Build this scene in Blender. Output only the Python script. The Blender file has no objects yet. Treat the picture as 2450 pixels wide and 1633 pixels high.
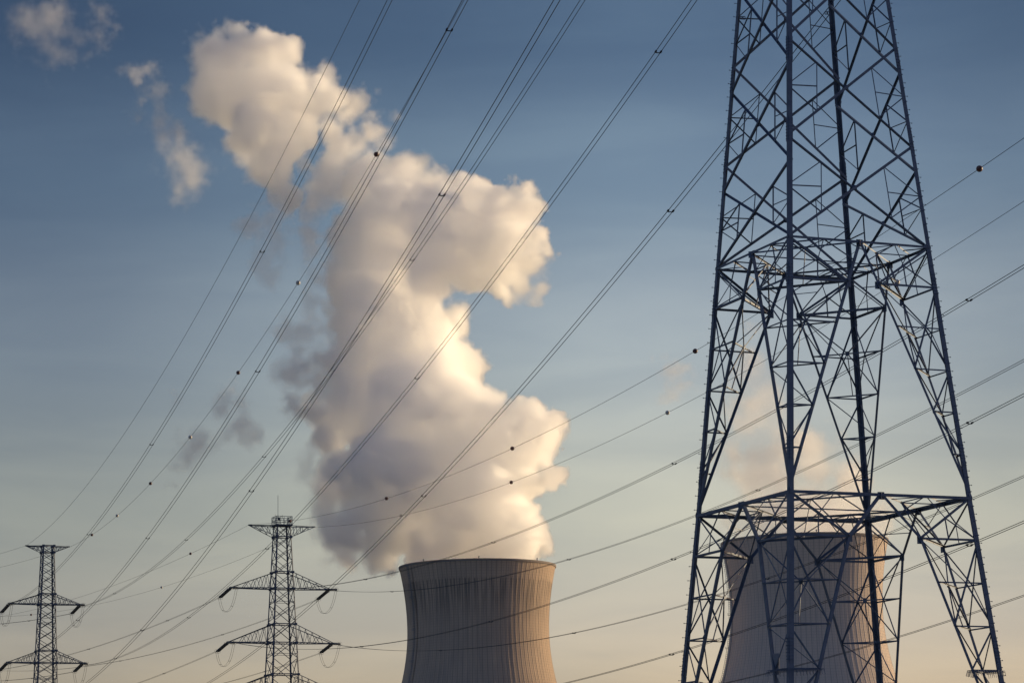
import bpy, bmesh, math, random
import numpy as np
from mathutils import Vector, Matrix

sc = bpy.context.scene
COL = sc.collection
R = math.radians

# ------------------------------------------------------------------ camera
PITCH, ROLL, LENS, EYE = R(10.8), -0.0162, 91.84, 1.7
cam = bpy.data.cameras.new('camera')
cam.sensor_width = 36.0
cam.lens = LENS
cam.clip_start = 0.5
cam.clip_end = 30000.0
cam_ob = bpy.data.objects.new('camera', cam)
COL.objects.link(cam_ob)
cam_ob.matrix_world = Matrix.Translation((0, 0, EYE)) @ Matrix.Rotation(math.pi / 2 + PITCH, 4, 'X') @ Matrix.Rotation(ROLL, 4, 'Z')
sc.camera = cam_ob

# ------------------------------------------------------------------ sky and sun
SUN_AZ, SUN_EL = R(64.5), R(12)          # clockwise from the view direction (+Y), above the horizon
world = bpy.data.worlds.new('World')
sc.world = world
world.use_nodes = True
wt = world.node_tree
bg = wt.nodes['Background']
bg.inputs['Strength'].default_value = 0.14
sky = wt.nodes.new('ShaderNodeTexSky')
sky.sky_type = 'NISHITA'
sky.sun_disc = False
sky.sun_elevation = SUN_EL
sky.sun_rotation = SUN_AZ
sky.air_density = 1.0
sky.dust_density = 1.0
sky.ozone_density = 1.0
# evening air: the blue deepens upwards and a pale warm veil lies over the horizon, its sides darkened as a painted lens vignette
SKY_RAMP = [(0.02, (0.84, 0.68, 0.72)), (0.07, (0.98, 0.79, 0.82)), (0.13, (1.15, 0.93, 0.82)), (0.19, (0.99, 0.86, 0.83)), (0.25, (0.60, 0.62, 0.68)), (0.302, (0.34, 0.40, 0.50)), (0.40, (0.30, 0.37, 0.48)), (0.7, (0.5, 0.6, 0.8))]  # last stop, above the frame, is lifted to add blue ambient light
VIGNETTE_RAMP = [(0.25, (0.75, 0.78, 0.82)), (0.36, (0.58, 0.62, 0.68)), (0.41, (0.58, 0.62, 0.70)), (0.47, (0.84, 0.86, 0.89)), (0.525, (1.0, 1.0, 1.0)), (0.555, (0.90, 0.91, 0.93)), (0.60, (0.62, 0.66, 0.71)), (0.78, (0.9, 0.88, 0.86))]  # left-to-right edge darkening of a lens, put into the sky colour


def ramp_node(stops, src):
    n = wt.nodes.new('ShaderNodeValToRGB')
    n.color_ramp.interpolation = 'EASE'
    el = n.color_ramp.elements
    for i, (p, c) in enumerate(stops):
        e = el[i] if i < 2 else el.new(p)
        e.position = p
        e.color = (*c, 1)
    wt.links.new(src, n.inputs[0])
    return n.outputs[0]


def mul_node(a, b):
    n = wt.nodes.new('ShaderNodeMix')
    n.data_type = 'RGBA'
    n.blend_type = 'MULTIPLY'
    n.inputs['Factor'].default_value = 1.0
    wt.links.new(a, n.inputs['A'])
    wt.links.new(b, n.inputs['B'])
    return n.outputs['Result']


tc = wt.nodes.new('ShaderNodeTexCoord')
sx = wt.nodes.new('ShaderNodeSeparateXYZ')
wt.links.new(tc.outputs['Generated'], sx.inputs[0])
half = wt.nodes.new('ShaderNodeMath')
half.operation = 'MULTIPLY_ADD'
half.inputs[1].default_value = 0.5
half.inputs[2].default_value = 0.5
wt.links.new(sx.outputs['X'], half.inputs[0])
# faint cirrus streaks, mostly on the side away from the sun
mp = wt.nodes.new('ShaderNodeMapping')
mp.inputs['Scale'].default_value = (5.0, 5.0, 26.0)
mp.inputs['Rotation'].default_value = (0.0, R(9), 0.0)
wt.links.new(tc.outputs['Generated'], mp.inputs['Vector'])
cz = wt.nodes.new('ShaderNodeTexNoise')
cz.inputs['Scale'].default_value = 1.6
cz.inputs['Detail'].default_value = 6
cz.inputs['Roughness'].default_value = 0.55
cz.inputs['Distortion'].default_value = 0.6
wt.links.new(mp.outputs[0], cz.inputs['Vector'])
cirrus = ramp_node([(0.3, (0.94, 0.945, 0.96)), (0.72, (1.09, 1.07, 1.04))], cz.outputs['Fac'])
low = wt.nodes.new('ShaderNodeMapRange')
low.interpolation_type = 'SMOOTHSTEP'
wt.links.new(sx.outputs['Z'], low.inputs['Value'])
low.inputs['From Min'].default_value = 0.03
low.inputs['From Max'].default_value = 0.17
low.inputs['To Min'].default_value = 0.35
veil = wt.nodes.new('ShaderNodeMix')  # mixes in the painted edge darkening, weaker near the horizon
veil.data_type = 'RGBA'
wt.links.new(low.outputs[0], veil.inputs['Factor'])
veil.inputs['A'].default_value = (0.92, 0.93, 0.94, 1)
wt.links.new(ramp_node(VIGNETTE_RAMP, half.outputs[0]), veil.inputs['B'])
col = mul_node(mul_node(sky.outputs[0], ramp_node(SKY_RAMP, sx.outputs['Z'])), veil.outputs['Result'])
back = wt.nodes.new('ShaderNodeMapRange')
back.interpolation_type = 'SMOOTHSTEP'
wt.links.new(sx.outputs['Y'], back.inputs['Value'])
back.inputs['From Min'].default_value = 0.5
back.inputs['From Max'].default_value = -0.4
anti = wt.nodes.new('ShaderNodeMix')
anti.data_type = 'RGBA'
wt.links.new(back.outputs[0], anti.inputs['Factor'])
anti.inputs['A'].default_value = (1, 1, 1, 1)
anti.inputs['B'].default_value = (0.84, 1.0, 1.4, 1)  # unseen sky behind the camera, tinted bluer to cool the shaded sides
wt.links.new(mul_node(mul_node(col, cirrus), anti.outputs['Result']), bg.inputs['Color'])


sun = bpy.data.lights.new('sun', 'SUN')
sun.energy = 5.0
sun.angle = R(0.5)
sun.color = (1.0, 0.765, 0.455)
sun_ob = bpy.data.objects.new('sun', sun)
COL.objects.link(sun_ob)
SUN_DIR = Vector((math.sin(SUN_AZ) * math.cos(SUN_EL), math.cos(SUN_AZ) * math.cos(SUN_EL), math.sin(SUN_EL)))
sun_ob.rotation_euler = SUN_DIR.to_track_quat('Z', 'Y').to_euler()
sun_ob.location = (300, 200, 300)

sc.view_settings.view_transform = 'Standard'
sc.view_settings.look = 'None'
sc.view_settings.exposure = 0.0
sc.view_settings.gamma = 1.0
sc.cycles.max_bounces = 80
sc.cycles.volume_bounces = 80
sc.cycles.transparent_max_bounces = 16
sc.cycles.volume_step_rate = 2.0
sc.cycles.use_denoising = True


# ------------------------------------------------------------------ helpers
def tag(o, label=None, cat=None, group=None, kind=None):
    for k, v in (('label', label), ('category', cat), ('group', group), ('kind', kind)):
        if v:
            o[k] = v
    return o


def empty(name, loc, label=None, cat=None, group=None):
    o = bpy.data.objects.new(name, None)
    o.location = loc
    o.empty_display_size = 0.5
    COL.objects.link(o)
    return tag(o, label, cat, group)


def material(name, base, rough=0.7, metal=0.0, build=None):
    m = bpy.data.materials.new(name)
    m.use_nodes = True
    b = m.node_tree.nodes['Principled BSDF']
    b.inputs['Base Color'].default_value = (*base, 1)
    b.inputs['Roughness'].default_value = rough
    b.inputs['Metallic'].default_value = metal
    if build:
        build(m.node_tree, b)
    return m


class Mesh:
    """Collects world-space pieces and links them as one mesh object."""

    def __init__(self):
        self.v, self.f = [], []

    def add(self, vs, fs):
        n = len(self.v)
        self.v += [tuple(p) for p in vs]
        self.f += [tuple(n + i for i in f) for f in fs]

    def prism(self, p, q, sect, ref):
        """Sweep a 2-D section (points in u, w) from p to q; w lies along ref."""
        p, q, ref = Vector(p), Vector(q), Vector(ref)
        a = (q - p).normalized()
        w = ref - a * ref.dot(a)
        if w.length < 1e-6:
            w = a.orthogonal()
        w.normalize()
        u = a.cross(w)
        n = len(sect)
        vs = [p + u * s[0] + w * s[1] for s in sect] + [q + u * s[0] + w * s[1] for s in sect]
        fs = [(i, (i + 1) % n, n + (i + 1) % n, n + i) for i in range(n)]
        fs += [tuple(range(n - 1, -1, -1)), tuple(range(n, 2 * n))]
        self.add(vs, fs)

    def angle(self, p, q, w, ref, t=None, flip=False):
        """Rolled steel angle: two flanges of width w."""
        t = t or max(0.008, w * 0.1)
        h = w * 0.5
        s = [(-h, -h * 0.3), (h, -h * 0.3), (h, -h * 0.3 + t), (-h + t, -h * 0.3 + t), (-h + t, w - h * 0.3), (-h, w - h * 0.3)]
        if flip:
            s = [(-a, b) for a, b in s][::-1]
        self.prism(p, q, s, ref)

    def bar(self, p, q, w, h=None, ref=(0, 0, 1)):
        h = h or w
        a, b = w / 2, h / 2
        self.prism(p, q, [(-a, -b), (a, -b), (a, b), (-a, b)], ref)

    def rod(self, p, q, r, n=6):
        p, q = Vector(p), Vector(q)
        ref = Vector((0, 0, 1)) if abs((q - p).normalized().z) < 0.9 else Vector((1, 0, 0))
        self.prism(p, q, [(r * math.cos(2 * math.pi * i / n), r * math.sin(2 * math.pi * i / n)) for i in range(n)], ref)

    def tube(self, pts, r, n=5):
        pts = [Vector(p) for p in pts]
        vs = []
        for i, p in enumerate(pts):
            a = (pts[min(i + 1, len(pts) - 1)] - pts[max(i - 1, 0)]).normalized()
            ref = Vector((0, 0, 1)) if abs(a.z) < 0.95 else Vector((1, 0, 0))
            u = a.cross(ref).normalized()
            w = u.cross(a)
            vs += [p + (u * math.cos(2 * math.pi * k / n) + w * math.sin(2 * math.pi * k / n)) * r for k in range(n)]
        fs = []
        for i in range(len(pts) - 1):
            for k in range(n):
                a, b = i * n + k, i * n + (k + 1) % n
                fs.append((a, b, b + n, a + n))
        fs += [tuple(range(n - 1, -1, -1)), tuple(range((len(pts) - 1) * n, len(pts) * n))]
        self.add(vs, fs)

    def plate(self, c, u, w, t):
        """Flat plate with half-axes u and w and thickness t."""
        c, u, w = Vector(c), Vector(u), Vector(w)
        n = u.cross(w).normalized() * (t / 2)
        vs = [c - u - w - n, c + u - w - n, c + u + w - n, c - u + w - n, c - u - w + n, c + u - w + n, c + u + w + n, c - u + w + n]
        self.add(vs, [(0, 3, 2, 1), (4, 5, 6, 7), (0, 1, 5, 4), (1, 2, 6, 5), (2, 3, 7, 6), (3, 0, 4, 7)])

    def lathe(self, p, axis, prof, n=14):
        """Profile of (distance along axis, radius) turned round an axis from p."""
        p, a = Vector(p), Vector(axis).normalized()
        u = a.orthogonal().normalized()
        w = a.cross(u)
        vs = []
        for d, r in prof:
            vs += [p + a * d + (u * math.cos(2 * math.pi * k / n) + w * math.sin(2 * math.pi * k / n)) * r for k in range(n)]
        fs = []
        for i in range(len(prof) - 1):
            for k in range(n):
                b, c = i * n + k, i * n + (k + 1) % n
                fs.append((b, c, c + n, b + n))
        fs += [tuple(range(n - 1, -1, -1)), tuple(range((len(prof) - 1) * n, len(prof) * n))]
        self.add(vs, fs)

    def build(self, name, mat, parent=None, origin=None, smooth=False):
        o0 = Vector(origin) if origin is not None else Vector((0, 0, 0))
        if parent is not None:
            base = world_loc(parent)
            org = o0 if origin is not None else base
        else:
            org = o0
        me = bpy.data.meshes.new(name)
        me.from_pydata([tuple(Vector(p) - org) for p in self.v], [], self.f)
        me.materials.append(mat)
        if smooth:
            for p in me.polygons:
                p.use_smooth = True
        me.update()
        ob = bpy.data.objects.new(name, me)
        COL.objects.link(ob)
        if parent is not None:
            ob.parent = parent
            ob.location = org - world_loc(parent)
        else:
            ob.location = org
        return ob


def world_loc(o):
    p = Vector(o.location)
    while o.parent is not None:
        o = o.parent
        p = p + Vector(o.location)
    return p


# ------------------------------------------------------------------ materials
def steel_nodes(nt, b):
    t = nt.nodes.new('ShaderNodeTexCoord')
    n = nt.nodes.new('ShaderNodeTexNoise')
    n.inputs['Scale'].default_value = 1.7
    n.inputs['Detail'].default_value = 5
    nt.links.new(t.outputs['Object'], n.inputs['Vector'])
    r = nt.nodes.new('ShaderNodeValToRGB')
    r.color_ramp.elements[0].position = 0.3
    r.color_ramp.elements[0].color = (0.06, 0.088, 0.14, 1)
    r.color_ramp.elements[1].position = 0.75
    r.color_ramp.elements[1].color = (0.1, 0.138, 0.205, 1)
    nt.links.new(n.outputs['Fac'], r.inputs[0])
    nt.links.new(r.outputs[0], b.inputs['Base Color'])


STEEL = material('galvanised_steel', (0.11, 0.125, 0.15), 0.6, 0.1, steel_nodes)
WIRE = material('weathered_aluminium', (0.02, 0.022, 0.028), 0.85)
DARK_STEEL = material('dark_painted_steel', (0.05, 0.07, 0.115), 0.75)
GLASS = material('brown_insulator_glaze', (0.035, 0.04, 0.055), 0.35)
BALL_DARK = material('dark_red_fibreglass', (0.1, 0.035, 0.03), 0.5)
BALL_PALE = material('white_fibreglass', (0.55, 0.52, 0.47), 0.5)
PLATE = material('enamel_sign_plate', (0.12, 0.14, 0.18), 0.5)


def concrete(name, dark, light, n_rib, stain):
    def f(nt, b):
        N, L = nt.nodes, nt.links
        tcn = N.new('ShaderNodeTexCoord')
        s = N.new('ShaderNodeSeparateXYZ')
        L.new(tcn.outputs['Object'], s.inputs[0])

        def m(op, a, c=None, d=None):
            n = N.new('ShaderNodeMath')
            n.operation = op
            for i, v in enumerate((a, c, d)):
                if v is None:
                    continue
                if isinstance(v, (int, float)):
                    n.inputs[i].default_value = v
                else:
                    L.new(v, n.inputs[i])
            return n.outputs[0]

        ang = m('ARCTAN2', s.outputs['Y'], s.outputs['X'])
        comb = N.new('ShaderNodeCombineXYZ')
        L.new(m('MULTIPLY', ang, 45.0), comb.inputs[0])
        L.new(m('MULTIPLY', s.outputs['Z'], 0.06), comb.inputs[1])
        st = N.new('ShaderNodeTexNoise')                      # vertical streaks of dirt
        st.inputs['Scale'].default_value = 0.55
        st.inputs['Detail'].default_value = 6
        st.inputs['Roughness'].default_value = 0.65
        L.new(comb.outputs[0], st.inputs['Vector'])
        big = N.new('ShaderNodeTexNoise')
        big.inputs['Scale'].default_value = 0.035
        big.inputs['Detail'].default_value = 4
        L.new(tcn.outputs['Object'], big.inputs['Vector'])
        fac = m('ADD', m('MULTIPLY', st.outputs['Fac'], 0.65), m('MULTIPLY', big.outputs['Fac'], 0.45))
        r = N.new('ShaderNodeValToRGB')
        r.color_ramp.elements[0].position = 0.3
        r.color_ramp.elements[0].color = (*dark, 1)
        r.color_ramp.elements[1].position = 0.8
        r.color_ramp.elements[1].color = (*light, 1)
        L.new(fac, r.inputs[0])
        # formwork lift joints; dark rib lines carry some painted rib shadow
        lift = m('PINGPONG', s.outputs['Z'], 0.75)
        joint = m('LESS_THAN', lift, 0.1)
        rib_shade = m('LESS_THAN', m('PINGPONG', m('MULTIPLY', ang, n_rib * 1.0 / (2 * math.pi)), 0.5), 0.07)
        jj = m('MAXIMUM', m('MULTIPLY', joint, 0.28), m('MULTIPLY', rib_shade, 0.5))
        mx = N.new('ShaderNodeMix')
        mx.data_type = 'RGBA'
        mx.blend_type = 'MIX'
        L.new(jj, mx.inputs['Factor'])
        L.new(r.outputs[0], mx.inputs['A'])
        mx.inputs['B'].default_value = (dark[0] * 0.4, dark[1] * 0.4, dark[2] * 0.4, 1)
        out = mx.outputs['Result']
        if stain:                                             # soot-dark drips a few metres under the lip
            c2 = N.new('ShaderNodeCombineXYZ')
            L.new(m('MULTIPLY', ang, 45.0), c2.inputs[0])
            L.new(m('MULTIPLY', s.outputs['Z'], 0.03), c2.inputs[1])
            n2 = N.new('ShaderNodeTexNoise')
            n2.inputs['Scale'].default_value = 0.9
            n2.inputs['Detail'].default_value = 3
            L.new(c2.outputs[0], n2.inputs['Vector'])
            band = N.new('ShaderNodeMapRange')
            band.interpolation_type = 'SMOOTHSTEP'
            L.new(s.outputs['Z'], band.inputs['Value'])
            band.inputs['From Min'].default_value = stain[0]
            band.inputs['From Max'].default_value = stain[1]
            top = N.new('ShaderNodeMapRange')
            top.interpolation_type = 'SMOOTHSTEP'
            L.new(m('ADD', s.outputs['Z'], m('MULTIPLY', n2.outputs['Fac'], 8.0)), top.inputs['Value'])
            top.inputs['From Min'].default_value = stain[1] + 5.5
            top.inputs['From Max'].default_value = stain[1] + 4.0
            dr = N.new('ShaderNodeMapRange')
            dr.interpolation_type = 'SMOOTHSTEP'
            L.new(n2.outputs['Fac'], dr.inputs['Value'])
            dr.inputs['From Min'].default_value = 0.46
            dr.inputs['From Max'].default_value = 0.6
            f2 = m('MULTIPLY', m('MULTIPLY', band.outputs[0], top.outputs[0]), m('MULTIPLY', dr.outputs[0], 0.7))
            m2 = N.new('ShaderNodeMix')
            m2.data_type = 'RGBA'
            L.new(f2, m2.inputs['Factor'])
            L.new(out, m2.inputs['A'])
            m2.inputs['B'].default_value = (dark[0] * 0.2, dark[1] * 0.2, dark[2] * 0.22, 1)
            out = m2.outputs['Result']
        L.new(out, b.inputs['Base Color'])
    return material(name, light, 0.9, 0.0, f)


# ------------------------------------------------------------------ ground
def ground_nodes(nt, b):
    t = nt.nodes.new('ShaderNodeTexCoord')
    n = nt.nodes.new('ShaderNodeTexNoise')
    n.inputs['Scale'].default_value = 0.02
    n.inputs['Detail'].default_value = 8
    nt.links.new(t.outputs['Object'], n.inputs['Vector'])
    r = nt.nodes.new('ShaderNodeValToRGB')
    r.color_ramp.elements[0].color = (0.045, 0.05, 0.02, 1)
    r.color_ramp.elements[1].color = (0.1, 0.085, 0.05, 1)
    nt.links.new(n.outputs['Fac'], r.inputs[0])
    nt.links.new(r.outputs[0], b.inputs['Base Color'])


g = Mesh()
g.add([(-9000, -3000, 0), (9000, -3000, 0), (9000, 15000, 0), (-9000, 15000, 0)], [(0, 1, 2, 3)])
gr = g.build('ground', material('polder_field', (0.07, 0.07, 0.035), 0.95, 0, ground_nodes))
tag(gr, kind='structure')


# ------------------------------------------------------------------ cooling towers
def tower_radius(h, top, r0=40.5):
    d = h - (top - 37.0)
    s = 0.527 if d > 0 else 0.6
    return math.sqrt(r0 * r0 + (d * s) ** 2)


def cooling_tower(x, y, top, label, mat, ladder_deg, n_rib, r0=40.5):
    root = empty('cooling_tower', (x, y, 0), label, 'cooling tower', 'cooling towers of the power station')
    base = 0.0
    rows = [base + (top - base) * i / 70 for i in range(71)]
    # shell with raised meridional ribs, a thickened lip and an inner face
    prof = [(tower_radius(h, top, r0), h) for h in rows]
    cols = []
    for k in range(n_rib):
        a0 = 2 * math.pi * k / n_rib
        da = 2 * math.pi / n_rib
        cols += [(a0, 0.0), (a0 + da * 0.42, 0.0), (a0 + da * 0.455, 0.1), (a0 + da * 0.545, 0.1), (a0 + da * 0.58, 0.0)]
    n = len(cols)
    vs, fs = [], []
    for r, h in prof:
        for a, d in cols:
            vs.append((x + (r + d) * math.cos(a), y + (r + d) * math.sin(a), h))
    for i in range(len(prof) - 1):
        for k in range(n):
            fs.append((i * n + k, i * n + (k + 1) % n, (i + 1) * n + (k + 1) % n, (i + 1) * n + k))
    m = Mesh()
    m.add(vs, fs)
    m.build('shell', mat, root)
    m = Mesh()                                               # inner face of the shell
    vs, fs = [], []
    ni = 96
    for r, h in prof[::5]:
        vs += [(x + (r - 0.8) * math.cos(2 * math.pi * k / ni), y + (r - 0.8) * math.sin(2 * math.pi * k / ni), h) for k in range(ni)]
    for i in range(len(prof[::5]) - 1):
        for k in range(ni):
            fs.append((i * ni + k, (i + 1) * ni + k, (i + 1) * ni + (k + 1) % ni, i * ni + (k + 1) % ni))
    m.add(vs, fs)
    m.build('inner_wall', mat, root, smooth=True)
    rt = tower_radius(top, top, r0)
    m = Mesh()                                               # walkway lip
    ni = 160
    ring = [(rt - 1.2, top - 1.0), (rt + 0.3, top - 1.0), (rt + 0.35, top + 0.25), (rt - 1.2, top + 0.25)]
    vs, fs = [], []
    for k in range(ni):
        a = 2 * math.pi * k / ni
        vs += [(x + r * math.cos(a), y + r * math.sin(a), h) for r, h in ring]
    for k in range(ni):
        b0, b1 = k * 4, ((k + 1) % ni) * 4
        for j in range(4):
            fs.append((b0 + j, b1 + j, b1 + (j + 1) % 4, b0 + (j + 1) % 4))
    m.add(vs, fs)
    m.build('rim', RIM, root, smooth=False)
    # ladder with rest cages
    m = Mesh()
    al = R(ladder_deg)
    rad = Vector((math.cos(al), math.sin(al), 0))
    tan = Vector((-math.sin(al), math.cos(al), 0))
    ctr = Vector((x, y, 0))
    hs = [base + 2 + 1.0 * i for i in range(int(top - base - 1))]
    side = []
    for h in hs:
        rr = tower_radius(h, top, r0)
        side.append(ctr + rad * (rr + 1.05) + Vector((0, 0, h)))
    for s in (-0.4, 0.4):
        m.tube([p + tan * s for p in side], 0.09, 4)
        m.tube([p + tan * s * 1.4 + rad * 0.8 for p in side], 0.05, 4)
    for i, p in enumerate(side):
        m.bar(p - tan * 0.4, p + tan * 0.4, 0.07)
        hoop = [p + tan * (0.56 * math.cos(t)) + rad * (0.05 + 0.8 * math.sin(t)) for t in [math.pi * q / 6 for q in range(7)]]
        m.tube(hoop, 0.05, 4)
        if i % 4 == 0:
            m.bar(p - rad * 1.0, p, 0.12)
        if i % 18 == 9:
            m.plate(p + rad * 0.7 + Vector((0, 0, 0.1)), tan * 0.9, rad * 0.7, 0.12)
            for q in ((-0.85, 1.35), (0.85, 1.35), (0.85, 0.1), (-0.85, 0.1)):
                b0 = p + tan * q[0] + rad * q[1]
                m.rod(b0, b0 + Vector((0, 0, 1.2)), 0.06)
            m.rod(p + tan * 0.85 + rad * 1.35 + Vector((0, 0, 1.2)), p - tan * 0.85 + rad * 1.35 + Vector((0, 0, 1.2)), 0.06)
    m.build('ladder', STEEL, root)
    # cable duct beside the ladder
    m = Mesh()
    al2 = al + 0.03
    rad2 = Vector((math.cos(al2), math.sin(al2), 0))
    pts = [ctr + rad2 * (tower_radius(h, top, r0) + 0.45) + Vector((0, 0, h)) for h in [base + (top - base - 1) * i / 40 for i in range(41)]]
    m.tube(pts, 0.62, 6)
    m.build('cable_duct', mat, root)
    # obstruction lights on the lip
    for k, a in enumerate((-R(88), -R(132), -R(40), R(60), R(170))):
        m = Mesh()
        p = (x + (rt - 0.3) * math.cos(a), y + (rt - 0.3) * math.sin(a), top + 0.25)
        m.lathe(p, (0, 0, 1), [(0, 0.25), (0.7, 0.25), (0.75, 0.4), (1.2, 0.4), (1.4, 0.2)], 10)
        m.build('obstruction_light', STEEL, root)
    return root


RIM = material('sooty_rim_concrete', (0.2, 0.165, 0.14), 0.9)
T1 = (-22.0, 1500.0, 156.3)
T2 = (157.0, 1414.0, 158.1)
cooling_tower(*T1, 'dark stained cooling tower with a thick white plume pouring from its lip', concrete('sooty_concrete', (0.26, 0.2, 0.16), (0.58, 0.42, 0.285), 96, (118.0, 146.0)), 211, 96)
cooling_tower(*T2, 'paler clean cooling tower half hidden behind the nearest pylon', concrete('pale_concrete', (0.46, 0.38, 0.32), (0.66, 0.52, 0.41), 96, None), 182, 96)


# ------------------------------------------------------------------ the near lattice pylon
PYC = Vector((18.993, 156.0, 0))
PY_TH = -0.3963
H1, H2 = 36.337, 21.066


def py_side(h):
    if h >= H1:
        return max(1.2, 9.599 - 0.1633 * (h - H1))
    if h >= H2:
        return 12.084 - 0.16275 * (h - H2)
    return 12.084 + 0.1804 * (H2 - h)


PY_ANG = {'B': 0.0, 'D': math.pi / 2, 'C': math.pi, 'A': -math.pi / 2}


def py_dir(k):
    a = PY_TH + PY_ANG[k]
    return Vector((math.sin(a), -math.cos(a), 0))


def leg_at(k, h):
    return PYC + py_dir(k) * (py_side(h) / math.sqrt(2)) + Vector((0, 0, h))


def lerp(a, b, t):
    return a + (b - a) * t


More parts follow.
